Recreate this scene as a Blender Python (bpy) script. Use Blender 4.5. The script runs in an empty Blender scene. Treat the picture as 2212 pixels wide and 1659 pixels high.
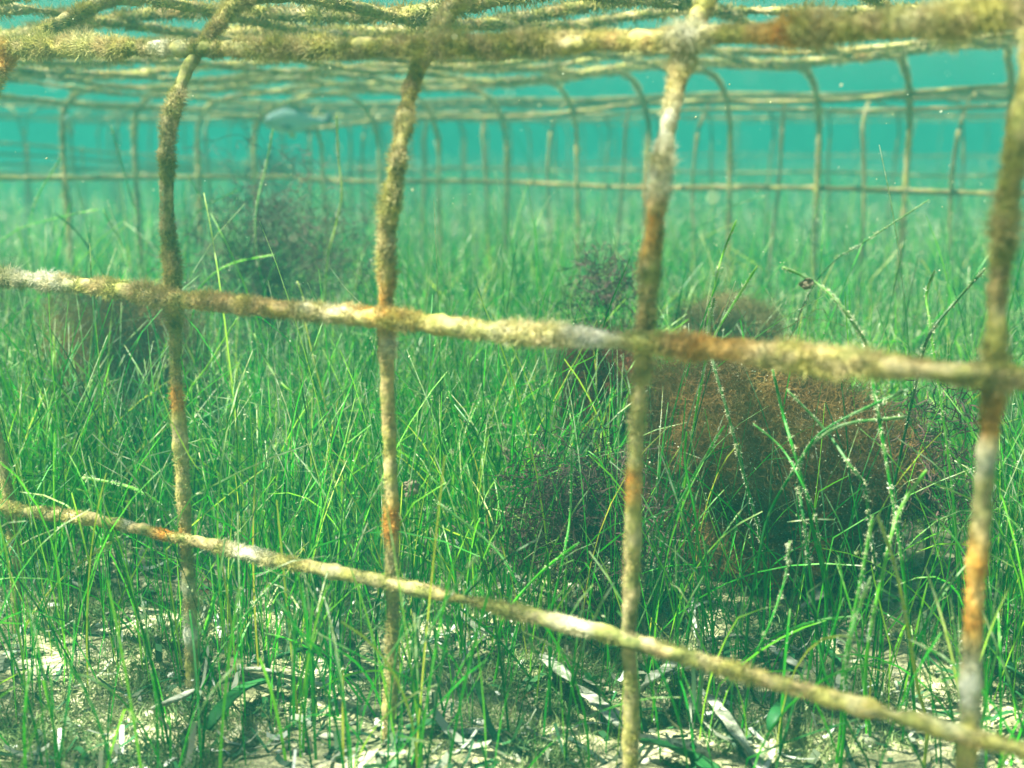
import bpy, math, random
import numpy as np
from math import radians as RAD
rng = np.random.default_rng(7); random.seed(7)
S = 0.2                      # one mesh cell of the cages = 0.2 m; code below works in cells
sc = bpy.context.scene
C = sc.collection
# ------------------------------------------------------------------ camera
PITCH, YAW, ROLL, FPX = .204, -.534, -.003, 2592.7      # photo measured on a 2212 px wide view
def cam_axes():
    cx, sx = math.cos(PITCH), math.sin(PITCH); cy, sy = math.cos(YAW), math.sin(YAW); cr, sr = math.cos(ROLL), math.sin(ROLL)
    f = np.array([sy*cx, cy*cx, -sx]); r = np.array([cy, -sy, 0]); u = np.cross(r, f)
    return cr*r+sr*u, -sr*r+cr*u, f
CR, CU, CF = cam_axes()
cam = bpy.data.objects.new('camera', bpy.data.cameras.new('camera')); C.objects.link(cam)
from mathutils import Matrix, Vector
M = Matrix(((CR[0], CU[0], -CF[0]), (CR[1], CU[1], -CF[1]), (CR[2], CU[2], -CF[2])))
cam.matrix_world = M.to_4x4()
cam.data.sensor_width = 36; cam.data.lens = FPX/2212*36
cam.data.clip_start = .02; cam.data.clip_end = 500
cam.data.dof.use_dof = True; cam.data.dof.focus_distance = 1.05; cam.data.dof.aperture_fstop = 5.0
sc.camera = cam
# ------------------------------------------------------------------ world, sun, exposure
SUN_H = np.array([-.66, -.62]); SUN_H /= np.linalg.norm(SUN_H); SUN_EL = RAD(62)
SUND = np.array([SUN_H[0]*math.cos(SUN_EL), SUN_H[1]*math.cos(SUN_EL), math.sin(SUN_EL)])
w = bpy.data.worlds.new('World'); sc.world = w; w.use_nodes = True
nt = w.node_tree; bg = nt.nodes['Background']
sky = nt.nodes.new('ShaderNodeTexSky'); sky.sky_type = 'NISHITA'; sky.sun_disc = False
sky.sun_elevation = SUN_EL; sky.sun_rotation = math.atan2(SUN_H[0], SUN_H[1])
nt.links.new(sky.outputs[0], bg.inputs[0]); bg.inputs[1].default_value = .09
sun = bpy.data.objects.new('sun', bpy.data.lights.new('sun', 'SUN')); C.objects.link(sun)
sun.data.energy = 5.0; sun.data.angle = RAD(.5); sun.data.color = (.97, 1, .82)
sun.rotation_euler = Vector(SUND).to_track_quat('Z', 'Y').to_euler(); sun.location = (0, 0, 3)
sc.view_settings.view_transform = 'Standard'; sc.view_settings.look = 'None'
sc.view_settings.exposure = 2.78; sc.view_settings.gamma = 1
cy = sc.cycles
cy.max_bounces = 6; cy.diffuse_bounces = 3; cy.glossy_bounces = 2; cy.transmission_bounces = 3
cy.volume_bounces = 2; cy.transparent_max_bounces = 8
cy.use_denoising = True
cy.sample_clamp_indirect = 4
# ------------------------------------------------------------------ maths
def ray(x, y): return CF+(x-1106)/FPX*CR-(y-829.5)/FPX*CU
def onY(x, y, Y): v = ray(x, y); return v*Y/v[1]
def onX(x, y, X): v = ray(x, y); return v*X/v[0]
def onZ(x, y, Z): v = ray(x, y); return v*Z/v[2]
def atD(x, y, D): return ray(x, y)*D
def hsh(a):
    a = a.astype(np.uint32); a ^= a >> 16; a *= np.uint32(0x7feb352d); a ^= a >> 15; a *= np.uint32(0x846ca68b); a ^= a >> 16
    return a
def vnoise(p):
    """smooth value noise, -1..1, p (n,3)"""
    p = np.asarray(p, float)+1000.; i = np.floor(p).astype(np.int64); f = p-i; f = f*f*(3-2*f); out = 0
    for a in (0, 1):
        for b in (0, 1):
            for c in (0, 1):
                h = hsh((i[:, 0]+a)*73856093 ^ (i[:, 1]+b)*19349663 ^ (i[:, 2]+c)*83492791)/4294967295.*2-1
                out = out+h*(f[:, 0] if a else 1-f[:, 0])*(f[:, 1] if b else 1-f[:, 1])*(f[:, 2] if c else 1-f[:, 2])
    return out
def fbm(p, o=3): return sum(vnoise(np.asarray(p)*2.03**k+k*17.3)*.5**k for k in range(o))
def nrm(v): return v/np.maximum(np.linalg.norm(v, axis=-1, keepdims=True), 1e-9)
def ground_z(x, y):
    x = np.atleast_1d(np.asarray(x, float)); y = np.atleast_1d(np.asarray(y, float))
    p = np.stack([x, y, 0*x], 1)
    return -2.22+.07*vnoise(p*.5)+.035*vnoise(p*2.1)
# ------------------------------------------------------------------ object helpers
def setp(o, label=None, cat=None, group=None, kind=None):
    if label: o['label'] = label
    if cat: o['category'] = cat
    if group: o['group'] = group
    if kind: o['kind'] = kind
    return o
def thing(name, label, cat, base, group=None):
    o = bpy.data.objects.new(name, None); C.objects.link(o); o.empty_display_size = .03
    o.location = np.asarray(base)*S
    return setp(o, label, cat, group)
def rootloc(o):
    l = np.zeros(3)
    while o is not None: l = l+np.array(o.location); o = o.parent
    return l
SPOTS = {'rust': [(840, 685, .15), (375, 1158, .09), (2100, 1270, .16), (1368, 1050, .07), (845, 1120, .10), (2140, 900, .10), (1690, 85, .10), (1560, 745, .12), (1850, 1510, .08), (15, 130, .08), (1395, 480, .10), (385, 860, .12)],
         'pale': [(110, 603, .20), (370, 98, .10), (700, 668, .10), (838, 745, .07), (1445, 260, .16), (1430, 350, .12), (2125, 985, .06), (2090, 1480, .12), (405, 1330, .14), (300, 1140, .06), (1280, 725, .12), (1490, 75, .10), (1250, 1350, .10), (560, 1200, .12)]}  # pale: encrusted patches, plus caustic sun hits painted into the colour
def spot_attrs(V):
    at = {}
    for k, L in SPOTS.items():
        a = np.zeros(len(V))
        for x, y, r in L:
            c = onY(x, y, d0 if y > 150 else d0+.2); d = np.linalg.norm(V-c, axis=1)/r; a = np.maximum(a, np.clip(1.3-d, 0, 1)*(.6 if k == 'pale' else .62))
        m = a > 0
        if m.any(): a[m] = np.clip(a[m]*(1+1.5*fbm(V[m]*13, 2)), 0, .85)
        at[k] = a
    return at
d0, x0, Wd = 3.281, -4.470, 10.05
def mesh(name, V, F, mat, parent=None, attrs=None, smooth=True, origin=None):
    """V in cells; F int array (n,3) or (n,4) or a list of both; linked as ONE object"""
    if mat.name in ('algae_crust', 'algae_fuzz', 'far_algae_crust') and attrs is None: attrs = spot_attrs(np.asarray(V, float))
    V = np.asarray(V, float)*S
    if parent is not None: off = rootloc(parent)
    elif origin is not None: off = np.asarray(origin)*S
    else: off = np.zeros(3)
    V = V-off
    Fs = [np.asarray(f, int) for f in (F if isinstance(F, list) else [F]) if len(f)]
    me = bpy.data.meshes.new(name)
    me.vertices.add(len(V)); me.vertices.foreach_set('co', V.ravel().astype(np.float32))
    loops = np.concatenate([f.ravel() for f in Fs]); sizes = np.concatenate([np.full(len(f), f.shape[1]) for f in Fs])
    me.loops.add(len(loops)); me.loops.foreach_set('vertex_index', loops.astype(np.int32))
    me.polygons.add(len(sizes)); me.polygons.foreach_set('loop_start', np.concatenate([[0], np.cumsum(sizes)[:-1]]).astype(np.int32))
    me.update(calc_edges=True)
    if smooth: me.polygons.foreach_set('use_smooth', np.ones(len(sizes), bool))
    for k, v in (attrs or {}).items():
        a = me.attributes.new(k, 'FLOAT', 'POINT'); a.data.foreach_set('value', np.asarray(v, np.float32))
    me.materials.append(mat)
    o = bpy.data.objects.new(name, me); C.objects.link(o)
    if parent is not None: o.parent = parent
    else: o.location = off
    return o
def copyobj(o, parent, loc):
    c = o.copy(); C.objects.link(c); c.parent = parent; c.location = loc
    return c
def resample(P, ds):
    P = np.asarray(P, float)
    # Catmull-Rom then even spacing
    Q = np.vstack([2*P[0]-P[1], P, 2*P[-1]-P[-2]]); out = []
    for i in range(1, len(Q)-2):
        t = np.linspace(0, 1, 12, endpoint=False)[:, None]
        a, b, c, d = Q[i-1], Q[i], Q[i+1], Q[i+2]
        out.append(.5*((2*b)+(-a+c)*t+(2*a-5*b+4*c-d)*t*t+(-a+3*b-3*c+d)*t**3))
    R_ = np.vstack(out+[P[-1:]]); L = np.concatenate([[0], np.cumsum(np.linalg.norm(np.diff(R_, axis=0), axis=1))])
    n = max(3, int(L[-1]/ds)+1); s = np.linspace(0, L[-1], n)
    return np.stack([np.interp(s, L, R_[:, k]) for k in range(3)], 1)
def frames(P):
    T = nrm(np.gradient(P, axis=0)); ref = np.tile([0.13, .27, .95], (len(P), 1))
    vert = abs(T[:, 2:3]) > .8; ref = np.where(vert.any(), [.2, 1, .1], [0, 0, 1])*np.ones_like(T) if vert.mean() > .5 else ref
    A = nrm(np.cross(T, ref)); B = np.cross(T, A)
    return T, A, B
def tube(P, rad, nseg=10, bump=0., bscale=9., cap=True):
    T, A, B = frames(P); n = len(P); ang = np.arange(nseg)/nseg*2*math.pi
    rad = np.broadcast_to(rad, (n,))
    N = (A[:, None]*np.cos(ang)[None, :, None]+B[:, None]*np.sin(ang)[None, :, None])
    V = P[:, None]+N*rad[:, None, None]
    if bump:
        d = fbm(V.reshape(-1, 3)*bscale, 3).reshape(n, nseg)
        V = V+N*(d*bump)[:, :, None]
    V = V.reshape(-1, 3)
    i = np.arange(n-1)[:, None]*nseg; j = np.arange(nseg)[None]; k = (j+1) % nseg
    F = [np.stack([i+j, i+k, i+nseg+k, i+nseg+j], -1).reshape(-1, 4)]
    if cap:
        V = np.vstack([V, P[:1], P[-1:]]); c0, c1 = n*nseg, n*nseg+1; j = np.arange(nseg)
        F.append(np.vstack([np.stack([(j+1) % nseg, j, 0*j+c0], 1), np.stack([(n-1)*nseg+j, (n-1)*nseg+(j+1) % nseg, 0*j+c1], 1)]))
    return V, F
def fuzz(P, rad, per, length, width, lrand=.6, clump=6., amp=.55):
    """short algae hairs standing on a bar: bent slivers"""
    T, A, B = frames(P); L = np.linalg.norm(np.diff(P, axis=0), axis=1).sum(); n = int(L*per)
    s = rng.random(n)*(len(P)-1); i = s.astype(int); f = (s-i)[:, None]
    p = P[i]*(1-f)+P[i+1]*f; a = rng.random(n)*2*math.pi
    N = A[i]*np.cos(a)[:, None]+B[i]*np.sin(a)[:, None]
    rr = np.broadcast_to(rad, (len(P),))[i]
    q = p+N*rr[:, None]*.93
    cl = np.clip(.85+amp*fbm(q*clump, 2), .3 if amp < 1 else .08, 1.5+amp*.4)
    l = length*1.12*cl*(1-lrand+2*lrand*rng.random(n))
    dev = np.stack([fbm(q*clump*2+31*k, 1) for k in range(3)], 1)
    D = nrm(N+.7*dev+.75*rng.normal(size=(n, 3))+np.array([0, 0, .12])); D2 = nrm(D+.8*rng.normal(size=(n, 3))+.3*dev)
    W = nrm(np.cross(D, rng.normal(size=(n, 3))))*(width*(.6+.8*rng.random(n)))[:, None]*.5
    m = q+D*(l*.55)[:, None]; e = m+D2*(l*.5)[:, None]
    V = np.stack([q-W, q+W, m+W*.8, m-W*.8, e], 1).reshape(-1, 3); b = np.arange(n)*5
    F = [np.stack([b, b+1, b+2, b+3], 1), np.stack([b+3, b+2, b+4], 1)]
    return V, F, n
# ------------------------------------------------------------------ materials
def nodemat(name):
    m = bpy.data.materials.new(name); m.use_nodes = True; t = m.node_tree; t.nodes.clear()
    return m, t, t.nodes.new('ShaderNodeOutputMaterial')
def ramp(t, fac, stops, interp='LINEAR'):
    r = t.nodes.new('ShaderNodeValToRGB'); e = r.color_ramp.elements; r.color_ramp.interpolation = interp
    while len(e) < len(stops): e.new(.5)
    for k, (p, c) in enumerate(stops): e[k].position = p; e[k].color = (*c, 1)
    t.links.new(fac, r.inputs[0]); return r.outputs[0]
def noise(t, scale, detail=4, rough=.6, off=(0, 0, 0)):
    g = t.nodes.new('ShaderNodeNewGeometry'); mp = t.nodes.new('ShaderNodeMapping'); mp.inputs[1].default_value = off
    n = t.nodes.new('ShaderNodeTexNoise'); n.inputs['Scale'].default_value = scale; n.inputs['Detail'].default_value = detail; n.inputs['Roughness'].default_value = rough
    t.links.new(g.outputs['Position'], mp.inputs[0]); t.links.new(mp.outputs[0], n.inputs['Vector']); return n.outputs['Fac']
def mix(t, fac, a, b):
    m = t.nodes.new('ShaderNodeMix'); m.data_type = 'RGBA'
    for i, v in ((0, fac), (6, a), (7, b)):
        if hasattr(v, 'is_linked'): t.links.new(v, m.inputs[i])
        else: m.inputs[i].default_value = v if i == 0 else (*v, 1)
    return m.outputs[2]
def leafshader(t, out, col, transl=.35, rough=.6, spec=.2):
    b = t.nodes.new('ShaderNodeBsdfPrincipled'); b.inputs['Roughness'].default_value = rough; b.inputs['Specular IOR Level'].default_value = spec
    tr = t.nodes.new('ShaderNodeBsdfTranslucent'); ms = t.nodes.new('ShaderNodeMixShader'); ms.inputs[0].default_value = transl
    t.links.new(col, b.inputs['Base Color']); t.links.new(col, tr.inputs[0]); t.links.new(b.outputs[0], ms.inputs[1]); t.links.new(tr.outputs[0], ms.inputs[2])
    t.links.new(ms.outputs[0], out.inputs[0]); return b
def attr(t, n):
    a = t.nodes.new('ShaderNodeAttribute'); a.attribute_name = n; return a.outputs['Fac']
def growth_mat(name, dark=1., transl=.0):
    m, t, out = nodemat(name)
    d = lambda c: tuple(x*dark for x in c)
    base = ramp(t, noise(t, 9, 5, .65), [(.30, d((.12, .135, .04))), (.44, d((.27, .27, .075))), (.54, d((.41, .37, .10))), (.64, d((.50, .48, .19))), (.74, d((.54, .53, .34)))])
    mot = ramp(t, noise(t, 55, 3, .6, (4, 2, 8)), [(.42, (0, 0, 0)), (.62, (.75, .75, .75))])
    c = mix(t, mot, base, mix(t, noise(t, 21, 2, .5, (7, 7, 1)), d((.46, .27, .07)), d((.58, .54, .38))))
    rust = ramp(t, noise(t, 4.3, 3, .5, (3, 1, 7)), [(.60, (0, 0, 0)), (.72, (.45, .45, .45))])
    c = mix(t, rust, c, d((.55, .24, .06)))
    c = mix(t, attr(t, 'rust'), c, mix(t, mot, d((.62, .25, .03)), d((.70, .45, .10))))
    c = mix(t, attr(t, 'pale'), c, mix(t, mot, d((.70, .68, .62)), d((.85, .82, .55))))  # pale encrustation and painted-on caustic highlights share this mask
    fine = ramp(t, noise(t, 160, 3, .7, (1, 1, 1)), [(.35, (.55, .55, .55)), (.7, (1.25, 1.2, 1.15))])
    mm = t.nodes.new('ShaderNodeMix'); mm.data_type = 'RGBA'; mm.blend_type = 'MULTIPLY'; mm.inputs[0].default_value = 1
    t.links.new(c, mm.inputs[6]); t.links.new(fine, mm.inputs[7]); c = mm.outputs[2]
    b = leafshader(t, out, c, transl, .85, .15)
    bp = t.nodes.new('ShaderNodeBump'); bp.inputs['Strength'].default_value = .7; bp.inputs['Distance'].default_value = .002
    t.links.new(noise(t, 260, 4, .7), bp.inputs['Height']); t.links.new(bp.outputs[0], b.inputs['Normal'])
    return m
MAT_BAR = growth_mat('algae_crust', .86); MAT_BARFAR = growth_mat('far_algae_crust', .48); MAT_FUZZ = growth_mat('algae_fuzz', 1.12, .35)  # far bars: the same growth in a darker tone
def simple_noise_mat(name, stops, scale, transl=.3, rough=.7, bump=0):
    m, t, out = nodemat(name); c = ramp(t, noise(t, scale, 5, .65), stops); b = leafshader(t, out, c, transl, rough)
    if bump:
        bp = t.nodes.new('ShaderNodeBump'); bp.inputs['Strength'].default_value = bump; bp.inputs['Distance'].default_value = .002
        t.links.new(noise(t, scale*6, 4, .7), bp.inputs['Height']); t.links.new(bp.outputs[0], b.inputs['Normal'])
    return m
def grass_mat(name):
    m, t, out = nodemat(name)
    g = ramp(t, attr(t, 'rnd'), [(0, (.006, .09, .010)), (.4, (.012, .21, .012)), (.72, (.05, .45, .012)), (.91, (.24, .56, .02)), (1, (.55, .52, .05))])
    pale = ramp(t, noise(t, 90, 3, .6), [(.35, (.16, .24, .12)), (.47, (.50, .52, .22)), (.6, (.78, .80, .58))])
    ad = t.nodes.new('ShaderNodeMath'); ad.operation = 'MULTIPLY_ADD'; ad.inputs[1].default_value = 1.0; ad.use_clamp = True
    n = t.nodes.new('ShaderNodeMath'); n.operation = 'SUBTRACT'; n.inputs[1].default_value = .55
    t.links.new(noise(t, 120, 2, .5, (5, 5, 5)), n.inputs[0]); t.links.new(attr(t, 'enc'), ad.inputs[0]); t.links.new(n.outputs[0], ad.inputs[2])
    leafshader(t, out, mix(t, ad.outputs[0], g, pale), .55, .45, .4); return m
MAT_GRASS = grass_mat('seagrass')
def sand_mat():
    m, t, out = nodemat('sand')
    c = ramp(t, noise(t, 14, 6, .7), [(.33, (.07, .09, .04)), (.45, (.22, .22, .11)), (.53, (.48, .44, .24)), (.62, (.78, .72, .48))])
    f = ramp(t, noise(t, 240, 3, .8), [(.35, (.45, .45, .45)), (.65, (1.2, 1.2, 1.2))])
    mm = t.nodes.new('ShaderNodeMix'); mm.data_type = 'RGBA'; mm.blend_type = 'MULTIPLY'; mm.inputs[0].default_value = 1
    t.links.new(c, mm.inputs[6]); t.links.new(f, mm.inputs[7])
    b = leafshader(t, out, mm.outputs[2], 0, .9, .1)
    bp = t.nodes.new('ShaderNodeBump'); bp.inputs['Strength'].default_value = 1; bp.inputs['Distance'].default_value = .006
    t.links.new(noise(t, 130, 5, .75), bp.inputs['Height']); t.links.new(bp.outputs[0], b.inputs['Normal']); return m
# ------------------------------------------------------------------ water: haze box + rippled surface
def build_water():
    top = .62                                    # metres above the lens; haze stays inside the water
    L = 40.
    V = np.array([[x, y, z] for z in (-1.6, top) for y in (-L, L) for x in (-L, L)], float)/S
    F = [[0, 2, 3, 1], [4, 5, 7, 6], [0, 1, 5, 4], [2, 6, 7, 3], [0, 4, 6, 2], [1, 3, 7, 5]]
    m, t, out = nodemat('haze')
    p = t.nodes.new('ShaderNodeVolumePrincipled'); p.inputs['Color'].default_value = (*HAZE_COL, 1); p.inputs['Density'].default_value = HAZE_D
    p.inputs['Anisotropy'].default_value = .0
    t.links.new(p.outputs[0], out.inputs['Volume'])
    o = mesh('haze', V, np.array(F), m, smooth=False); setp(o, 'turquoise haze filling the shallow water', 'haze', kind='stuff')
    # the rippled surface itself: dapples the sun by a caustic net painted into its transparency, mirrors the sea when seen at a low angle
    m, t, out = nodemat('water_surface')
    g = t.nodes.new('ShaderNodeNewGeometry'); n = t.nodes.new('ShaderNodeTexNoise'); n.inputs['Scale'].default_value = 5; n.inputs['Detail'].default_value = 2
    t.links.new(g.outputs['Position'], n.inputs['Vector'])
    va = t.nodes.new('ShaderNodeVectorMath'); va.operation = 'MULTIPLY_ADD'; va.inputs[1].default_value = (.13, .13, .13)
    t.links.new(n.outputs['Color'], va.inputs[0]); t.links.new(g.outputs['Position'], va.inputs[2])
    vo = t.nodes.new('ShaderNodeTexVoronoi'); vo.feature = 'DISTANCE_TO_EDGE'; vo.inputs['Scale'].default_value = 5.5
    t.links.new(va.outputs[0], vo.inputs['Vector'])
    c = ramp(t, vo.outputs['Distance'], [(0, (1, 1, 1)), (.045, (.85, .85, .85)), (.12, (.36, .36, .36)), (.5, (.17, .17, .17))])
    tr = t.nodes.new('ShaderNodeBsdfTransparent'); t.links.new(c, tr.inputs[0])
    gl = t.nodes.new('ShaderNodeBsdfGlossy'); gl.inputs['Roughness'].default_value = .12; gl.inputs[0].default_value = (.95, .95, .95, 1)
    bp = t.nodes.new('ShaderNodeBump'); bp.inputs['Strength'].default_value = .6; bp.inputs['Distance'].default_value = .03; t.links.new(n.outputs['Fac'], bp.inputs['Height']); t.links.new(bp.outputs[0], gl.inputs['Normal'])
    lw = t.nodes.new('ShaderNodeLayerWeight'); lw.inputs[0].default_value = .5
    fr = ramp(t, lw.outputs['Facing'], [(.35, (0, 0, 0)), (.55, (.95, .95, .95))])
    ms = t.nodes.new('ShaderNodeMixShader'); t.links.new(fr, ms.inputs[0]); t.links.new(tr.outputs[0], ms.inputs[1]); t.links.new(gl.outputs[0], ms.inputs[2])
    t.links.new(ms.outputs[0], out.inputs[0])
    z = top+.03; V = np.array([[-L, -L, z], [L, -L, z], [L, L, z], [-L, L, z]])/S
    o = mesh('water_surface', V, np.array([[0, 3, 2, 1]]), m, smooth=False); setp(o, 'rippled underside of the sea surface', 'water', kind='structure')
HAZE_COL = (.026, .240, .208); HAZE_D = .175
# ------------------------------------------------------------------ sea floor
def build_ground():
    nr, na = 330, 640
    r = 1.0*np.exp(np.linspace(0, math.log(190.), nr)); a = np.arange(na)/na*2*math.pi
    X = (r[:, None]*np.cos(a)).ravel(); Y = (r[:, None]*np.sin(a)).ravel()
    fade = np.clip(1-(np.repeat(r, na)-14)/20, 0, 1)
    P = np.stack([X, Y, 0*X], 1)
    Z = ground_z(X, Y)+fade*(.022*fbm(P*7, 3)+.012*np.abs(fbm(P*22, 2)))
    V = np.vstack([np.stack([X, Y, Z], 1), [[0, 0, ground_z(0, 0)[0]]]])
    i = np.arange(nr-1)[:, None]*na; j = np.arange(na)[None]; k = (j+1) % na
    F = [np.stack([i+j, i+na+j, i+na+k, i+k], -1).reshape(-1, 4)]
    j = np.arange(na); F.append(np.stack([j, (j+1) % na, 0*j+nr*na], 1))
    setp(mesh('ground', V, F, MAT_SAND), 'pale sandy sea floor strewn with shell grit', 'ground', kind='structure')
MAT_SAND = sand_mat()
def wedge(n, d0, d1, pw=1., half=.56):
    """n random points on the floor inside the view wedge"""
    d = (d0**(1+pw)+(d1**(1+pw)-d0**(1+pw))*rng.random(n))**(1/(1+pw)); a = (rng.random(n)*2-1)*half
    h = np.array([math.sin(YAW), math.cos(YAW)]); r = np.array([h[1], -h[0]])
    return d[:, None]*(h*np.cos(a)[:, None]+r*np.sin(a)[:, None]), a
def icos():
    t = (1+5**.5)/2
    v = nrm(np.array([[-1, t, 0], [1, t, 0], [-1, -t, 0], [1, -t, 0], [0, -1, t], [0, 1, t], [0, -1, -t], [0, 1, -t], [t, 0, -1], [t, 0, 1], [-t, 0, -1], [-t, 0, 1]], float))
    f = np.array([[0, 11, 5], [0, 5, 1], [0, 1, 7], [0, 7, 10], [0, 10, 11], [1, 5, 9], [5, 11, 4], [11, 10, 2], [10, 7, 6], [7, 1, 8], [3, 9, 4], [3, 4, 2], [3, 2, 6], [3, 6, 8], [3, 8, 9], [4, 9, 5], [2, 4, 11], [6, 2, 10], [8, 6, 7], [9, 8, 1]])
    return v, f
M_TURF = simple_noise_mat('turf', [(.3, (.03, .07, .02)), (.46, (.09, .16, .05)), (.58, (.26, .30, .12)), (.72, (.50, .48, .30))], 7, .35)
def build_litter():
    n = 12000; xy, a = wedge(n, 3.0, 9, .2)
    v, f = icos(); sz = np.exp(rng.normal(-4.85, .5, n)); sc3 = sz[:, None]*np.stack([.7+.8*rng.random(n), .7+.8*rng.random(n), .3+.4*rng.random(n)], 1)
    z = ground_z(xy[:, 0], xy[:, 1])+.008
    jit = 1+.25*rng.normal(size=(n, 12, 1)); th = rng.random(n)*6.28; c, s = np.cos(th), np.sin(th)
    P = v[None]*jit*sc3[:, None]; P = np.stack([P[..., 0]*c[:, None]-P[..., 1]*s[:, None], P[..., 0]*s[:, None]+P[..., 1]*c[:, None], P[..., 2]], -1)
    P += np.stack([xy[:, 0], xy[:, 1], z], 1)[:, None]
    F = (f[None]+(np.arange(n)*12)[:, None, None]).reshape(-1, 3)
    m, t, out = nodemat('shell_grit')
    leafshader(t, out, ramp(t, attr(t, 'rnd'), [(0, (.04, .05, .03)), (.4, (.12, .12, .07)), (.72, (.30, .26, .16)), (.93, (.5, .47, .36)), (1, (.75, .75, .7))]), 0, .6, .3)
    setp(mesh('shell_grit', P.reshape(-1, 3), F, m, attrs={'rnd': np.repeat(rng.random(n), 12)}, smooth=False), 'white and brown shell grit and pebbles scattered on the sand', 'gravel', kind='stuff')
    # soft turf of short threads binding the sand
    n = 230000; xy, a = wedge(n, 3.0, 9.5, .1); p3 = np.stack([xy[:, 0], xy[:, 1], 0*a], 1); d = fbm(p3*2.6, 3); keep = d > -.12+.35*rng.random(n)-.1; xy, d = xy[keep], d[keep]; n = len(xy)
    q = np.stack([xy[:, 0], xy[:, 1], ground_z(xy[:, 0], xy[:, 1])], 1); l = (.03+.075*np.clip(d+.3, 0, 1))*(.4+rng.random(n)); D = nrm(rng.normal(size=(n, 3))*[1, 1, .6]+[0, 0, .8]); D2 = nrm(D+.9*rng.normal(size=(n, 3)))
    W = nrm(np.cross(D, rng.normal(size=(n, 3))))*.0026; m_ = q+D*(l*.5)[:, None]; e = m_+D2*(l*.5)[:, None]
    Vt = np.stack([q-W, q+W, m_+W, m_-W, e], 1).reshape(-1, 3); b = np.arange(n)*5
    setp(mesh('turf_algae', Vt, [np.stack([b, b+1, b+2, b+3], 1), np.stack([b+3, b+2, b+4], 1)], M_TURF, smooth=False), 'low olive grey fuzz of short algae coating the sand', 'alga turf', kind='stuff')
    # shed leaf pieces
    n = 3800; xy, a = wedge(n, 3.2, 9.5, .1); z = ground_z(xy[:, 0], xy[:, 1])+.0+.05*rng.random(n)
    k = 5; L = .06+.22*rng.random(n)**1.6; W = .010+.022*rng.random(n)**2; th = rng.random(n)*6.28; tilt = rng.normal(0, .3, n)
    D = np.stack([np.cos(th), np.sin(th), tilt], 1); D = nrm(D); U = nrm(np.cross(D, nrm(np.stack([rng.normal(0, .4, n), rng.normal(0, .4, n), np.ones(n)], 1))))
    s = np.linspace(-.5, .5, k); bend = rng.normal(0, 1.1, n)
    cen = np.stack([xy[:, 0], xy[:, 1], z], 1)[:, None]+D[:, None]*(s[None]*L[:, None])[..., None]+np.array([0, 0, 1.])*(-(s[None]**2)*L[:, None]*bend[:, None])[..., None]
    P = np.stack([cen-U[:, None]*W[:, None, None]/2, cen+U[:, None]*W[:, None, None]/2], 2).reshape(-1, 3)
    b = (np.arange(n)*k*2)[:, None]+(np.arange(k-1)*2)[None]; F = np.stack([b, b+1, b+3, b+2], -1).reshape(-1, 4)
    m, t, out = nodemat('leaf_litter')
    leafshader(t, out, ramp(t, attr(t, 'rnd'), [(0, (.010, .035, .015)), (.35, (.02, .12, .03)), (.6, (.09, .10, .05)), (.88, (.28, .29, .22)), (1, (.55, .56, .5))]), .2, .6, .3)
    setp(mesh('leaf_litter', P, F, m, attrs={'rnd': np.repeat(rng.random(n), k*2)}), 'shed green and grey scraps of leaf lying between the stems', 'litter', kind='stuff')
# ------------------------------------------------------------------ cages
d0, x0, Wd = 3.281, -4.470, 10.05
RB = .0238
def roof_z(X, Y):
    f = np.clip((Y-d0)/Wd, 0, 1)
    return .60+f*.036*(X+6.2)+.035*math.sin(X*1.7+Y*.9)+.02*math.sin(Y*2.3+X*.4)
H2W = lambda X: -.60+.02*math.sin(X*1.3)
V_TR = {0: [(-60, 640), (5, 1000), (22, 1098), (35, 1250), (35, 1400)],
        1: [(520, 0), (470, 50), (430, 100), (390, 180), (364, 280), (360, 400), (362, 500), (375, 640), (380, 800), (390, 950), (402, 1165), (412, 1300), (415, 1460)],
        2: [(990, 0), (955, 50), (920, 110), (882, 200), (864, 300), (845, 430), (838, 560), (838, 690), (838, 850), (842, 1000), (848, 1260), (843, 1450), (835, 1659)],
        3: [(1530, 0), (1480, 110), (1452, 240), (1430, 350), (1412, 500), (1397, 650), (1388, 740), (1378, 880), (1370, 1050), (1365, 1250), (1362, 1385), (1360, 1659)],
        4: [(2205, 300), (2185, 400), (2168, 500), (2155, 650), (2150, 795), (2140, 900), (2120, 1100), (2105, 1300), (2093, 1500), (2090, 1600)]}
PROF = [(0, -.25), (.03, .0), (.10, .17), (.20, .31), (.34, .42), (.52, .51)]          # near bend: depth in, height
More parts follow.
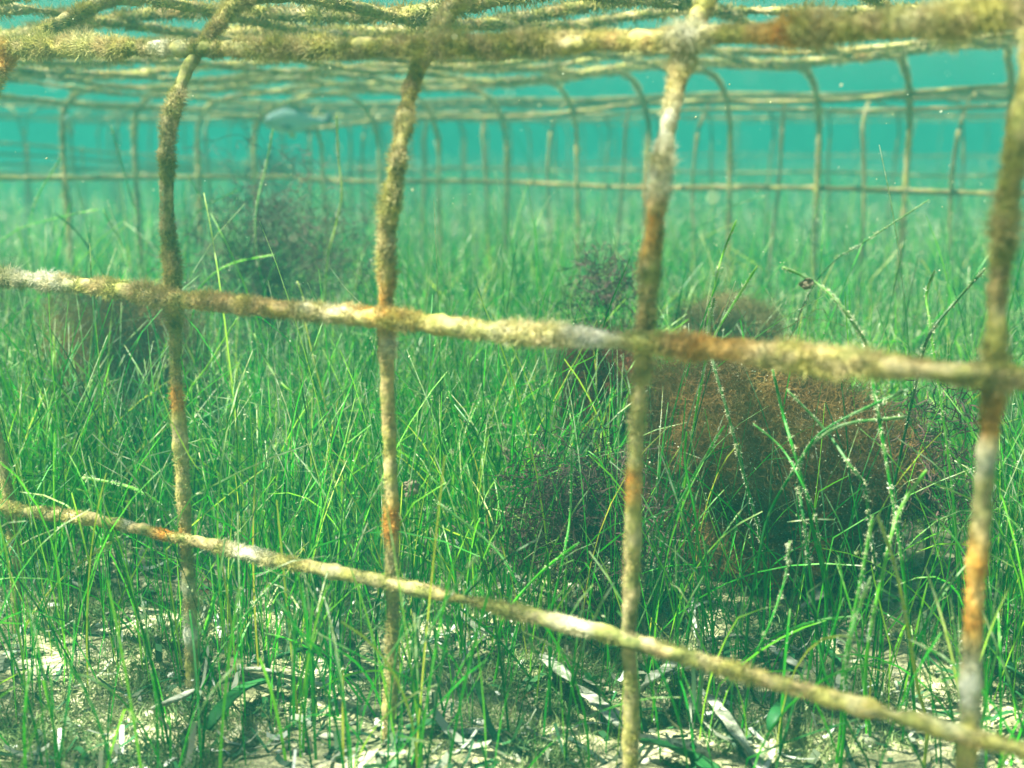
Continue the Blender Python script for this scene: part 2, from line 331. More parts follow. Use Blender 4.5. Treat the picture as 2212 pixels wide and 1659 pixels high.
def hoop_path(i):
    X = x0+i; pts = []
    if i in V_TR:
        for (x, y) in V_TR[i][::-1]:
            a = onY(x, y, d0); b = onX(x, y, X) if y < 300 and i < 4 else None
            if b is not None: wgt = np.clip((320-y)/120, 0, 1); a = a*(1-wgt)+b*wgt
            pts.append(a)
        lo = pts[0]; pts = [np.array([lo[0]+(.0), lo[1], -2.45])]+pts if lo[2] > -2.2 else pts
        if i in (0, 4):
            e = pts[-1]; pts = [p for p in pts]
            for (dy, z) in PROF:
                if z > e[2]+.1: pts.append(np.array([e[0]*.5+X*.5, d0+dy, z]))
    else:
        pts = [np.array([X+.03*math.sin(i*2.1), d0, z]) for z in (-2.45, -1.6, -.9, -.6)]+[np.array([X, d0+dy, z]) for dy, z in PROF]
    e = pts[-1]
    for dy in np.arange(.95, Wd-.8, .9):
        Y = d0+dy; pts.append(np.array([X-.5*dy/Wd+.03*math.sin(i+Y), Y, roof_z(X, Y)]))
    zf = roof_z(X, d0+Wd-.7)
    s = .07*math.sin(i*1.9); X = X-.5
    for (dy, z) in [(.52, zf-.04), (.32, zf-.13), (.16, zf-.27), (.06, zf-.45), (0, zf-.65)]: pts.append(np.array([X+s*.3, d0+Wd-dy, z]))
    for z in (-.6, -1.2, -1.8, -2.4): pts.append(np.array([X+s*(.3-z*.3), d0+Wd-.04*math.sin(i*3+z), z]))
    return np.array(pts)
def split(P, ds): return resample(P, ds)
def build_cageA():
    root = thing('wire_cage', 'big algae-coated wire mesh cage close in front, whose grid side fills the picture', 'cage', (-5, d0+Wd/2, -2.3))
    def bar(name, P, near, label=None):
        """near: 2 front grid, 1 roof close by, 0 far side"""
        ds, ns, bump = {2: (.018, 16, .009), 1: (.04, 10, .011), 0: (.09, 8, .006)}[near]
        Q = resample(P, ds); Q = Q+.008*np.stack([vnoise(Q*2+9*k) for k in range(3)], 1)
        r = RB*(1+.28*fbm(Q*3.1+5, 2)) if near else .020*(1+.2*fbm(Q*3, 2))
        V, F = tube(Q, r, ns, bump, 14 if near == 2 else 9)
        o = mesh(name, V, F, MAT_BAR, root)
        if label: o['label'] = label
        return o, Q, r
    for i in range(-6, 6):
        P = hoop_path(i)
        # whole hoop is one bent bar; its front leg is finely modelled
        Q = resample(P, .04)
        front = Q[:, 1] < d0+.8
        dcut = np.linalg.norm(Q, axis=1)
        near = i >= -1
        if near:
            Qf = resample(Q[front], .018); Qb = Q[~front]
            Qa = np.vstack([Qf, Qb[1:]])
        else: Qa = Q
        Qa = Qa+.008*np.stack([vnoise(Qa*2+9*k) for k in range(3)], 1)
        top = np.clip((Qa[:, 2]+.9)/1.0, 0, 1); back = np.clip((Qa[:, 1]-d0-Wd+1.2)/1., 0, 1)
        r = RB*(.88+.04*top)*(1+.10*back)*(1+.25*fbm(Qa*3.1+5, 2))
        V, F = tube(Qa, r, 14 if near else 9, .011, 15)
        o = mesh('hoop_bar', V, F, MAT_BAR, root)
        if near:
            n1 = len(Qf)
            lowm = Qa[:n1, 2] < -.75
            low = Qa[:n1][lowm]; up = Qa[:n1][~lowm]; ru = r[:n1]
            VV, FF, off = [], [[], []], 0
            if len(low) > 3:
                v, f, n = fuzz(low, ru[lowm], 5200, .013, .0026); VV.append(v); FF[0].append(f[0]+off); FF[1].append(f[1]+off); off += len(v)
            v, f, n = fuzz(up, ru[~lowm], 10500, .022, .0024, .6, 9., .9); VV.append(v); FF[0].append(f[0]+off); FF[1].append(f[1]+off); off += len(v)
            v, f, n = fuzz(Qa[n1:], r[n1:], 1200, .032, .005); VV.append(v); FF[0].append(f[0]+off); FF[1].append(f[1]+off)
            mesh('algae_fuzz', np.vstack(VV), [np.vstack(FF[0]), np.vstack(FF[1])], MAT_FUZZ, o, smooth=False)
        else:
            v, f, n = fuzz(Qa[Qa[:, 1] > d0+.3], r[Qa[:, 1] > d0+.3], 170, .035, .012); mesh('algae_fuzz', v, f, MAT_FUZZ, o, smooth=False)
    # long bars of the front grid, traced
    H1 = [(-700, 96), (0, 100), (420, 105), (915, 100), (1200, 92), (1480, 80), (1850, 58), (2212, 30), (2500, -5)]
    H2 = [(-700, 520), (-300, 565), (0, 600), (200, 618), (370, 645), (600, 666), (840, 690), (1100, 718), (1390, 740), (1700, 768), (2000, 800), (2212, 818), (2600, 855)]
    H3 = [(-600, 960), (-250, 1035), (20, 1098), (200, 1122), (400, 1165), (620, 1215), (850, 1262), (1100, 1318), (1370, 1387), (1700, 1480), (2095, 1590), (2212, 1622), (2500, 1700)]
    for tr, dy, fl, fp, lab in ((H1, .2, .030, 12000, None), (H2, -.045, .021, 11000, None), (H3, -.045, .011, 5200, None)):
        P = np.array([onY(x, y, d0+dy) for x, y in tr])
        Q = resample(P, .018); r = RB*(.96 if dy > 0 else (1.05 if fl > .02 else .86))*(1+.26*fbm(Q*3.3+2, 2))
        V, F = tube(Q, r, 16, .013, 15); o = mesh('long_bar', V, F, MAT_BAR, root)
        v, f, n = fuzz(Q, r, fp, fl, .0026, .6, 9., .9); mesh('algae_fuzz', v, f, MAT_FUZZ, o, smooth=False)
    # roof bars
    X0, X1 = -11.4, x0+5.4
    for k in range(1, 10):
        Y = 4.07+1.033*(k-1); slope = random.uniform(-.012, .012)
        P = np.array([[-11.3, Y, z] for z in (-2.45, -1.6, -.55)]+[[-11.29, Y, -.1], [-11.25, Y, roof_z(-11, Y)-.28], [-11.13, Y, roof_z(-11, Y)-.12], [-10.95, Y, roof_z(-11, Y)-.02]]+[[X, Y+slope*(X+5), roof_z(X, Y)+.045+.015*math.sin(X*2.6+k)] for X in np.arange(-10.6, X1+.01, .5)])
        Q = resample(P, .04); r = RB*(1.3 if k < 4 else 1.05)*(1+.28*fbm(Q*3.3+k, 2)); V, F = tube(Q, r, 10, .011, 10); o = mesh('long_bar', V, F, MAT_BAR, root)
        v, f, n = fuzz(Q, r, 1500 if k < 4 else 600, .04, .006 if k < 4 else .009); mesh('algae_fuzz', v, f, MAT_FUZZ, o, smooth=False)
    # far side bars
    for z, dy in ((lambda X: roof_z(X, d0+Wd-.7)-.30, .12), (H2W, -.03), (lambda X: -2.05, 0)):
        P = np.array([[X, d0+Wd-dy, z(X)] for X in np.arange(X0, X1+.01, .5)])
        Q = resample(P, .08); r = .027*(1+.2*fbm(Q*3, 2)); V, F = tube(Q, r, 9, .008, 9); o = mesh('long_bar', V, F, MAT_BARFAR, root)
        v, f, n = fuzz(Q, r, 60, .022, .01); mesh('algae_fuzz', v, f, MAT_FUZZ, o, smooth=False)
    # bars round the left end
    for zz in (lambda Y: roof_z(-11, Y)-.14, lambda Y: -.43-.027*(Y-8.4), lambda Y: -2.0):
        P = np.array([[-11.2 if zz(Y) > 0 else -11.34, Y, zz(Y)] for Y in np.arange(d0-.1, d0+Wd+.2, .5)]); Q = resample(P, .08)
        r = .028*(1+.2*fbm(Q*3, 2)); V, F = tube(Q, r, 9, .008, 9); o = mesh('end_bar', V, F, MAT_BAR, root)
        v, f, n = fuzz(Q, r, 200, .022, .008); mesh('algae_fuzz', v, f, MAT_FUZZ, o, smooth=False)
def build_cage(label, origin, ux, uy, nx, ny, cell=1.0, zrow=-.62, z1=.30, zr=.55, tilt=(0, 0), group=None, thick=1.2):
    """a whole cage of the same make: bent hoops every cell, long bars over both sides and the roof"""
    ux = nrm(np.array([*ux, 0.])); uy = nrm(np.array([*uy, 0.])); O = np.array([*origin, 0.])
    root = thing('wire_cage', label, 'cage', O+ux*nx*cell/2+uy*ny/2+np.array([0, 0, -2.3]), group)
    dz = lambda a, b: tilt[0]*a+tilt[1]*b
    base = None
    prof = [(0, -2.5), (0, -1.6), (0, zrow), (0, 0), (.04, .12), (.14, z1), (.3, z1+.12), (.55, zr-.06), (1, zr)]
    full = prof+[(b, zr+.03*math.sin(b*2)) for b in np.arange(2, ny-1.01, 1.)]+[(ny-a, z) for a, z in prof[::-1]]
    proto = []
    for v in range(5):
        P = np.array([ux*.03*math.sin(b*3+z*2+v*2)*1.6+uy*b+np.array([0, 0, z+dz(0, b)]) for b, z in full])+O
        Q = resample(P, .09); r = .020*thick*(1+.25*fbm(Q*3+v, 2)); V, F = tube(Q, r, 8, .006, 9)
        proto.append((V, F))
    for i in range(nx+1):
        v = i % 5
        if i < 5:
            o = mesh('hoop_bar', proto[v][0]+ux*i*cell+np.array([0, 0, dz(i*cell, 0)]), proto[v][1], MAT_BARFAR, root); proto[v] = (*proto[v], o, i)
        else:
            p = proto[v]; off = (ux*(i-p[3])*cell+np.array([0, 0, dz((i-p[3])*cell, 0)]))*S
            copyobj(p[2], root, off)
    rows = [(0, -2.05), (0, zrow), (.13, z1)]+[(b, zr+.04) for b in np.arange(1, ny-.5, 1.)]+[(ny-.13, z1), (ny, zrow), (ny, -2.05)]
    for k, (b, z) in enumerate(rows):
        P = np.array([ux*a+uy*b+np.array([0, 0, z+.02*math.sin(a*1.7+k)+dz(a, b)]) for a in np.arange(-.4, nx*cell+.41, .8)])+O
        Q = resample(P, .1); V, F = tube(Q, .021*thick*(1+.22*fbm(Q*3, 2)), 8, .006, 9)
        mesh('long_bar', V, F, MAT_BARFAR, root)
def build_far_cages():
    ex, ey = (1, 0), (0, 1)
    build_cage('second wire cage standing right behind the big front one, its lit hoops bending away', (-16.35, 14.45), (1, .006), ey, 16, 6, 1.05, -.64, .30, .48)
    a, b = atD(-60, 400, 20.5), atD(620, 400, 25); u = (b-a)[:2]; L = np.linalg.norm(u); u /= L
    build_cage('hazy wire cage standing askew behind the left end of the big cage', a[:2], u, (-u[1], u[0]), 7, 4, L/7, -.66, .40, .62, (-.01, 0), None, 1.3)
    c = atD(760, 370, 21.)
    r1 = atD(1384, 340, 33.); u = nrm((r1-c)[:2])
    build_cage('hazy wire cage behind the second one, showing a corner towards us', c[:2], u, (-u[1], u[0]), 14, 7, 1.0, -.66, .3, .5)
    c = atD(1500, 335, 37.)
    build_cage('faintest wire cage, a grid ghost at far right', c[:2], ex, ey, 16, 4, 1.3, -.62, .4, .6)
    # loose panel leaning, far left
    root = thing('wire_mesh', 'loose sagging wire grid panel in the haze at far left', 'panel', atD(300, 420, 21.5)*np.array([1, 1, 0])+np.array([0, 0, -2.2]))
    for (ya, yb) in ((306, 362), (332, 372), (356, 384)):
        P = np.array([atD(-120+i*92, ya-8+(yb-ya+8)*i/8+1.5*math.sin(i*2), 20+.4*i*(1 if ya < 400 else 1)) for i in range(9)]); Q = resample(P, .1)
        V, F = tube(Q, .024, 8, .006, 9); mesh('long_bar', V, F, MAT_BARFAR, root)
    for i in range(6):
        x = -60+i*118; P = np.array([atD(x, 300+i*9, 20.4+.5*i), atD(x+4, 350+i*5, 20.4+.5*i), atD(x+7, 470, 20.4+.5*i)]); V, F = tube(resample(P, .1), .022, 8, .006, 9)
        mesh('cross_bar', V, F, MAT_BARFAR, root)
# ------------------------------------------------------------------ seagrass
def blades(xy, L, lean, width, seg=7, enc0=None, curl=1.):
    n = len(xy); s = np.linspace(0, 1, seg)
    az = rng.random(n)*2*math.pi; h = np.stack([np.cos(az), np.sin(az), np.zeros(n)], 1)
    az2 = az+rng.normal(0, 1.2, n); h2 = np.stack([np.cos(az2), np.sin(az2), np.zeros(n)], 1)
    cur = np.abs(rng.normal(0, .34, n))*curl
    P = np.zeros((n, seg, 3)); P[:, 0] = np.stack([xy[:, 0], xy[:, 1], ground_z(xy[:, 0], xy[:, 1])-.03], 1)
    ds = L/(seg-1)
    kink = rng.random(n) < .24; ks = rng.integers(3, seg-1, n); ka = rng.normal(0, .9, n)
    for k in range(1, seg):
        th = lean*(.5+.5*s[k]); t2 = cur*s[k]**1.6*1.6+np.where(kink & (k >= ks), ka, 0)
        D = nrm(np.array([0, 0, 1.])*np.cos(np.clip(th+t2, -2.2, 2.2))[:, None]+h*np.sin(th)[:, None]+h2*np.sin(t2)[:, None])
        P[:, k] = P[:, k-1]+D*ds[:, None]
    T = nrm(np.gradient(P, axis=1)); side = nrm(np.cross(T, nrm(rng.normal(size=(n, 3)))[:, None]))
    wd = width[:, None]*np.where(s > .97, .55, 1-.15*s)[None]
    V = np.stack([P-side*wd[..., None]/2, P+side*wd[..., None]/2], 2)
    b = (np.arange(n)*seg*2)[:, None]+(np.arange(seg-1)*2)[None]; F = np.stack([b, b+1, b+3, b+2], -1).reshape(-1, 4)
    e0 = rng.random(n)
    enc = np.clip((s[None]-(1-.62*e0[:, None]**1.5))*1.8, 0, 1); rnd = np.repeat(rng.random(n), seg)
    at = {'enc': np.repeat(enc.ravel(), 2), 'rnd': np.repeat(rnd, 2)}
    return V.reshape(-1, 3), F, at, P, side, enc
def flakes(P, enc, per, size):
    """small crusts and threads growing on blades"""
    n, seg, _ = P.shape; m = int(n*per); i = rng.integers(0, n, m); s = rng.random(m)**.6*(seg-1.001); k = s.astype(int); f = (s-k)[:, None]
    keep = rng.random(m) < .12+enc[i, k]; i, k, f = i[keep], k[keep], f[keep]; m = len(i)
    p = P[i, k]*(1-f)+P[i, k+1]*f; D = nrm(rng.normal(size=(m, 3))); l = size*(.5+rng.random(m)); Wv = nrm(np.cross(D, rng.normal(size=(m, 3))))*(l*.3)[:, None]
    V = np.stack([p-Wv-D*(l*.25)[:, None], p+Wv-D*(l*.25)[:, None], p+Wv*.5+D*l[:, None]*.7, p-Wv*.6+D*l[:, None]], 1).reshape(-1, 3); b = np.arange(m)*4
    return V, np.stack([b, b+1, b+2, b+3], 1), {'enc': np.ones(m*4), 'rnd': np.repeat(rng.random(m), 4)}
ALG = []   # (xy, radius) thin the meadow where big algae stand
def join(parts):
    V, F, off, A = [], [], 0, {}
    for v, f, a in parts:
        V.append(v); F.append(f+off); off += len(v)
        for k in a: A.setdefault(k, []).append(a[k])
    return np.vstack(V), np.vstack(F), {k: np.concatenate(v) for k, v in A.items()}
def build_meadow():
    parts = []
    for (n, a, b, pw, wd, seg, L0) in ((800, 3.7, 4.8, 1, .0088, 9, .75), (20000, 4.8, 10, .45, .0068, 9, 1.12), (13000, 9, 20, .6, .0105, 7, 1.12), (20000, 18, 60, .5, .018, 6, 1.12)):
        xy, ang = wedge(n, a, b, pw)
        dens = vnoise(np.stack([xy[:, 0], xy[:, 1], 0*ang], 1)*.7)
        keep = rng.random(n) < np.clip(.75+.5*dens, .25, 1)
        px = 1106+FPX*np.tan(ang)
        keep &= ~((px > 1420) & (px < 2150) & (np.hypot(xy[:, 0], xy[:, 1]) < 6.6) & (rng.random(n) < .72))
        keep &= ~((px > 1120) & (px < 1420) & (np.hypot(xy[:, 0], xy[:, 1]) < 6) & (rng.random(n) < .45))
        keep &= ~((px < 420) & (np.hypot(xy[:, 0], xy[:, 1]) < 6.2) & (rng.random(n) < .62))
        for (c, r) in ALG: keep &= (np.hypot(*(xy-c).T) > r*.8) | (rng.random(n) < .16)
        xy = xy[keep]; n = len(xy)
        # leaves come in shoots of two or three from one root
        L = L0*np.clip(rng.normal(.88, .20, n), .3, 1.6)*np.where(rng.random(n) < .07, 1.4, 1); lean = np.abs(rng.normal(0, .20, n))+(rng.random(n) < .3)*rng.random(n)*.75; wide = wd*(.7+.6*rng.random(n))
        v, f, at, P, side, enc = blades(xy, L, lean, wide, seg); parts.append((v, f, at))
        if b < 25: parts.append(flakes(P, enc, 8 if b < 12 else 5, .009 if b < 12 else .014))
    V, F, A = join(parts)
    setp(mesh('seagrass', V, F, MAT_GRASS, attrs=A), 'meadow of narrow green seagrass leaves covering the sea floor', 'seagrass', kind='stuff')
TRACED = [
 # px points tip -> foot, plane Y, width factor, crust, tone, label
 ([(175,1031),(245,1043),(300,1060),(345,1090),(378,1140)],3.5,1.8,.9,.8,'pale crusted blade arching left to a white tip above the lowest bar, left'),
 ([(318,661),(341,738),(352,840),(373,955)],4.6,1.2,.6,.5,'blade with grey crusted tip just left of the second upright, under the middle bar'),
 ([(359,787),(325,857),(315,920),(312,1000)],4.6,1.1,.5,.95,'short orange-tipped blade beside the left upright'),
 ([(514,686),(480,740),(448,791),(410,843),(395,900)],4.5,1.3,.6,.92,'yellow lit blade leaning right from behind the left upright'),
 ([(549,721),(581,791),(610,830),(637,859),(645,930)],4.4,1.7,.9,.9,'crooked pale yellow blade with shaggy crust hanging below the middle bar'),
 ([(658,745),(677,850),(668,973)],4.6,1.2,.6,.8,'upright lit blade with bent top between the left and centre uprights'),
 ([(642,607),(656,647),(660,700)],5.0,1.1,.7,.97,'short bright yellow blade poking over the middle bar, left of centre'),
 ([(105,814),(101,938),(115,994),(120,1060)],4.6,1.1,.4,.96,'straight brownish orange blade near the left edge'),
 ([(175,929),(108,1008),(70,1078),(40,1140)],4.3,1.2,.6,.8,'blade slanting down left with pale tip near the left edge'),
 ([(72,693),(147,791),(171,868),(171,973),(168,1100)],4.4,1.0,.2,.4,'long smooth green blade bowing left to its tip, left edge'),
 ([(317,980),(224,1032),(170,1085),(150,1150)],4.2,1.1,.5,.92,'yellow blade leaning right, crossing over the white-tipped one'),
 ([(240,272),(270,380),(295,470),(302,560)],6.5,1.4,.9,.6,'tall beaded blade rising highest at upper left against the open water'),
 ([(590,278),(573,365),(555,440),(552,520),(566,607)],6.2,1.4,.9,.6,'tall blade with a shaggy knot, in front of the dark bushy alga'),
 ([(727,250),(732,350),(738,420),(722,500),(705,580)],6.2,1.4,.9,.95,'tall reddish crusted blade standing left of the centre upright'),
 ([(132,340),(75,440),(65,540)],6.0,1.4,.7,.6,'club-tipped blade leaning right above the meadow at far left'),
 ([(118,460),(170,505),(222,590)],5.6,1.4,.1,.05,'dark blade arching left, beside the left upright'),
 ([(222,452),(262,530),(285,600)],5.8,1.3,.8,.7,'pale blade with its tip touching the end of the flat-lying one'),
 ([(212,452),(118,472),(32,500),(-20,560)],5.9,1.2,.7,.75,'blade bent flat to the right near the far left'),
 ([(405,375),(430,420),(470,480),(500,560)],6.4,1.2,.8,.6,'blade with white beak tip leaning left, right of the left upright'),
 ([(515,410),(430,455),(410,500),(400,560)],6.4,1.1,.6,.7,'hooked blade curving right over the dark bushy alga'),
 ([(592,550),(500,570),(445,607),(420,660)],5.4,1.2,.5,.85,'low hooked blade bending right in front of the dark bushy alga'),
 ([(1591,475),(1561,550),(1546,610),(1528,700)],5.6,1.4,.6,.9,'orange-tipped blade with a white spot above the middle bar, right of the third upright'),
 ([(2006,432),(1856,530),(1801,565),(1740,650)],6.4,1.0,.75,.3,'long grey blade leaning far right above the middle bar'),
 ([(1690,577),(1753,605),(1805,647),(1847,703),(1875,755),(1890,850)],4.4,1.6,.9,.55,'thick crusted blade arching left above the middle bar with a pale scrap on it'),
 ([(1636,574),(1588,651),(1546,721),(1520,800)],4.9,1.5,.8,.85,'blunt brown-tipped blade leaning right above the middle bar'),
 ([(1543,644),(1530,720),(1540,781),(1571,889),(1600,1000)],4.5,1.5,1.,.5,'shaggy whitish blade ending in a frayed tuft over the rusty brown alga'),
 ([(1627,915),(1690,970),(1732,1043),(1760,1110),(1775,1200)],4.3,1.2,.6,.5,'blade with cream tip leaning left across the rusty brown alga'),
 ([(1700,842),(1781,927),(1833,1001),(1868,1053),(1880,1150)],4.3,1.4,.8,.4,'grey crusted blade leaning left from the right of the rusty brown alga'),
 ([(1965,840),(1840,896),(1770,938),(1732,990),(1665,1102),(1640,1200)],4.3,1.4,.6,.3,'very long blade sweeping up right across the rusty brown alga'),
 ([(1958,901),(1840,913),(1781,938),(1735,983),(1728,1060),(1740,1150)],4.35,1.5,.8,.3,'grey blade bent nearly level below the long sweeping one'),
 ([(1669,798),(1690,889),(1711,962),(1740,1060),(1753,1130)],4.4,1.6,.5,.5,'sturdy green blade with dotted crust in the middle of the rusty brown alga'),
 ([(1564,920),(1501,1025),(1459,1106),(1430,1190)],4.2,1.2,.6,.6,'blade leaning right with frayed grey tip at the left edge of the rusty alga'),
 ([(1483,933),(1480,1001),(1501,1106),(1510,1180)],4.2,1.1,.1,.7,'smooth bright green blade just right of the third upright'),
 ([(2001,1015),(1949,1092),(1920,1180)],4.2,1.5,.8,.8,'short thick pale blade leaning right, left of the right upright'),
 ([(2019,584),(2001,640),(2012,720)],5.2,1.4,.8,.8,'kinked pale blade above the middle bar at right'),
 ([(2127,581),(2068,647),(2012,717),(1985,800)],4.8,1.4,.6,.05,'dark crusted blade leaning right, next to the right upright'),
 ([(1896,1113),(1928,1204),(1942,1260),(1960,1351),(1984,1491)],4.0,1.5,.7,.97,'bright yellow shaggy blade standing above the lowest bar at right'),
 ([(1886,1113),(1861,1246),(1833,1379),(1819,1473)],4.0,1.4,.7,.75,'tall crusted blade meeting the yellow one at its tip'),
 ([(1881,1246),(1858,1309),(1840,1365),(1828,1450)],3.9,1.5,.9,.7,'short blade with cauliflower white tip above the lowest bar'),
 ([(1706,1169),(1697,1246),(1662,1351),(1630,1420)],4.0,1.2,.7,.5,'slender crusted blade curving over the lowest bar, below the rusty alga'),
 ([(1251,1172),(1170,1235),(1107,1305),(1080,1360)],3.9,1.3,.4,.75,'white-tipped blade leaning right, crossing others over the lowest bar'),
 ([(945,1085),(1048,1165),(1100,1228),(1138,1320),(1150,1400)],3.95,1.5,.8,.55,'long pale crusted blade leaning left from the lowest bar, centre'),
 ([(1235,965),(1232,1106),(1219,1193),(1190,1330)],4.0,1.2,.7,.6,'upright beaded blade in front of the dark lacy alga'),
 ([(1030,1200),(981,1270),(943,1337),(904,1414),(890,1490)],3.05,1.0,.7,.5,'grey blade passing in front of the lowest bar, right of the centre upright'),
 ([(973,1403),(925,1466),(852,1561),(789,1652),(760,1720)],3.4,1.1,.5,.5,'blade slanting across the foot of the centre upright'),
 ([(833,1337),(775,1396),(740,1477),(726,1596),(730,1700)],3.6,1.2,.8,.6,'pale bowed blade left of the foot of the centre upright'),
 ([(257,1160),(158,1228),(88,1302),(49,1372),(30,1480)],3.3,1.3,.8,.97,'thick yellow-white blade arching right in the lower left corner'),
 ([(605,1244),(535,1323),(472,1414),(430,1500),(370,1600)],3.2,1.0,.7,.5,'long straight grey blade in front, between the left and centre uprights'),
 ([(122,1309),(101,1414),(42,1561),(20,1680)],3.4,1.3,.5,.6,'pair-forming green blade at the lower left edge, tip pale'),
 ([(1850,1600),(1790,1480),(1760,1380),(1740,1500)][::-1],3.9,1.0,.2,.5,'bent green blade under the lowest bar, right'),
]
def build_traced():
    g = 'single seagrass blades standing out from the meadow'
    for pts, Y, wf, crust, tone, label in TRACED:
        P = np.array([onY(x, y, Y+.05*math.sin(k*2.)) for k, (x, y) in enumerate(pts)])
        e = P[-1]; gz = ground_z(e[0], e[1])[0]-.02; dn = nrm(P[-1]-P[-2]); h = e[2]-gz
        if h > .08: P = np.vstack([P, e+np.array([dn[0]*.35*h, dn[1]*.3+.1*h, -h*.5]), e+np.array([dn[0]*.45*h, .15*h, -h])])
        P = resample(P, .03)[::-1]; n = len(P); s = np.linspace(0, 1, n)
        w = .0046*wf*(1-.12*s)*(1+.10*fbm(P*12, 2)); w[-1] *= .6
        root = thing('seagrass_blade', label, 'seagrass blade', P[0], g)
        V, F = tube(P, w, 6, .0006, 30)
        rep = np.concatenate([np.repeat(np.clip((s-(1-.7*crust))*1.2, 0, 1)*crust*.7, 6), [0, crust]])
        mesh('leaf', V, F, MAT_GRASS, root, attrs={'enc': rep, 'rnd': np.full(len(V), tone)})
        if crust > .15:
            st = int(n*(1-.7*crust)); Q = P[st:]
            if len(Q) > 4:
                v, f, m = fuzz(Q, w[st:], 1100*crust, .0050*(.6+crust*.6), .0028, .8, 30, 2.2); mesh('epiphyte_crust', v, f, MAT_EPI, root, smooth=False)
MAT_EPI = simple_noise_mat('epiphyte', [(.32, (.25, .28, .15)), (.5, (.58, .56, .34)), (.68, (.8, .82, .68))], 60, .3)
# ------------------------------------------------------------------ macroalgae
def filaments(center, rad, n, seg, step, width, curl, up=.5, shape=(1, 1, 1), start='base', branch=0):
    """cloud of thin branching threads; returns ribbons"""
    cen = np.asarray(center, float); shape = np.asarray(shape, float)
    if start == 'base': p = cen+rng.normal(0, .12, (n, 3))*rad*shape-np.array([0, 0, .55*rad*shape[2]]); D = nrm(rng.normal(size=(n, 3))*shape+np.array([0, 0, up]))
    else:
        q = nrm(rng.normal(size=(n, 3)))*(rng.random((n, 1))**.45); lump = 1+.30*vnoise(q*2.2+cen)[:, None]; p = cen+q*rad*shape*lump; D = nrm(rng.normal(size=(n, 3)))
    P = np.zeros((n, seg, 3)); P[:, 0] = p
    for k in range(1, seg):
        D = nrm(D+curl*rng.normal(size=(n, 3))+curl*.5*np.stack([vnoise(P[:, k-1]*5+7*j) for j in range(3)], 1)+np.array([0, 0, .02*up])); P[:, k] = P[:, k-1]+D*step*(.7+.6*rng.random((n, 1)))
    allP = [P]
    cur = P
    for b in range(branch):
        i = rng.integers(0, len(cur), len(cur)*2); k = rng.integers(1, seg, len(i)); p = cur[i, k]; k0 = np.maximum(k-1, 0)
        D = nrm(nrm(cur[i, k]-cur[i, k0])+.9*rng.normal(size=(len(i), 3))); sg = max(4, seg-2*b-2); Q = np.zeros((len(i), sg, 3)); Q[:, 0] = p
        for m in range(1, sg): D = nrm(D+curl*rng.normal(size=D.shape)); Q[:, m] = Q[:, m-1]+D*step*.6
        if sg < seg: Q = np.concatenate([Q, np.repeat(Q[:, -1:], seg-sg, 1)], 1)
        allP.append(Q); cur = Q
    P = np.concatenate(allP); n = len(P)
    T = nrm(np.gradient(P, axis=1)+1e-6); side = nrm(np.cross(T, nrm(rng.normal(size=(n, 3)))[:, None]))*width/2*np.linspace(1, .45, seg)[None, :, None]
    V = np.stack([P-side, P+side], 2).reshape(-1, 3); b = (np.arange(n)*seg*2)[:, None]+(np.arange(seg-1)*2)[None]
    return V, np.stack([b, b+1, b+3, b+2], -1).reshape(-1, 4), P
M_BROWN = simple_noise_mat('brown_alga', [(.3, (.05, .028, .010)), (.5, (.14, .070, .018)), (.62, (.22, .125, .03)), (.75, (.22, .21, .05))], 9, .3)
M_RED = simple_noise_mat('red_alga', [(.3, (.10, .025, .012)), (.55, (.24, .07, .03)), (.75, (.36, .14, .06))], 16, .35)
M_DARK = simple_noise_mat('dark_alga', [(.3, (.04, .018, .018)), (.6, (.10, .05, .045)), (.8, (.17, .10, .08))], 20, .25)
M_OLIVE = simple_noise_mat('olive_alga', [(.3, (.06, .05, .015)), (.6, (.18, .14, .05)), (.8, (.3, .26, .12))], 22, .35)
def alga(label, cx, cy_, Y, wpx, hpx, mat, kind, seedn=1., group=None, thin=1.):
    c = onY(cx, cy_, Y); sc_ = np.linalg.norm(onY(cx+1, cy_, Y)-c); rx, rz = wpx*sc_/2, hpx*sc_/2
    gz = ground_z(c[0], c[1])[0]; R_ = max(rx, rz); shp = (rx/R_, min(1, rx/R_)*.8, rz/R_)
    root = thing('algae_clump', label, 'alga', (c[0], c[1], gz), group)
    if kind == 'cloud':
        V, F, P = filaments(c, R_, int(30000*seedn), 6, .030, .0026*thin, .7, 0, shp, 'in'); V2, F2, P2 = filaments(c, R_, int(45*seedn), 16, .05, .0035, .3, .3, shp, 'in')
        V = np.vstack([V, V2]); F = np.vstack([F, F2+len(V)-len(V2)])
        mesh('fronds', V, F, mat, root)
        # trapped sand grains glinting in the threads
        n = int(3500*seedn); q = nrm(rng.normal(size=(n, 3)))*(rng.random((n, 1))**.35)*R_*np.array(shp)+c; v, f = icos(); s = .0014+.0045*rng.random((n, 1, 1))**5
        mesh('trapped_grains', (q[:, None]+v[None]*s).reshape(-1, 3), (f[None]+(np.arange(n)*12)[:, None, None]).reshape(-1, 3), MAT_EPI, root)
    else:
        V, F, P = filaments(c, R_, int(34*seedn), 12, R_*1.2/11, .0085*thin, .26, .75, shp, 'base', 4)
        mesh('fronds', V, F, mat, root)
    # holdfast stalk down to the floor
    b = c-np.array([0, 0, .5*rz]); k = resample(np.array([[c[0], c[1], gz-.05], [c[0]+.02, c[1], (gz+b[2])/2], b]), .05); V, F = tube(k, .012, 6, .003, 20); mesh('stalk', V, F, mat, root)
    if wpx > 100: ALG.append((c[:2], rx))
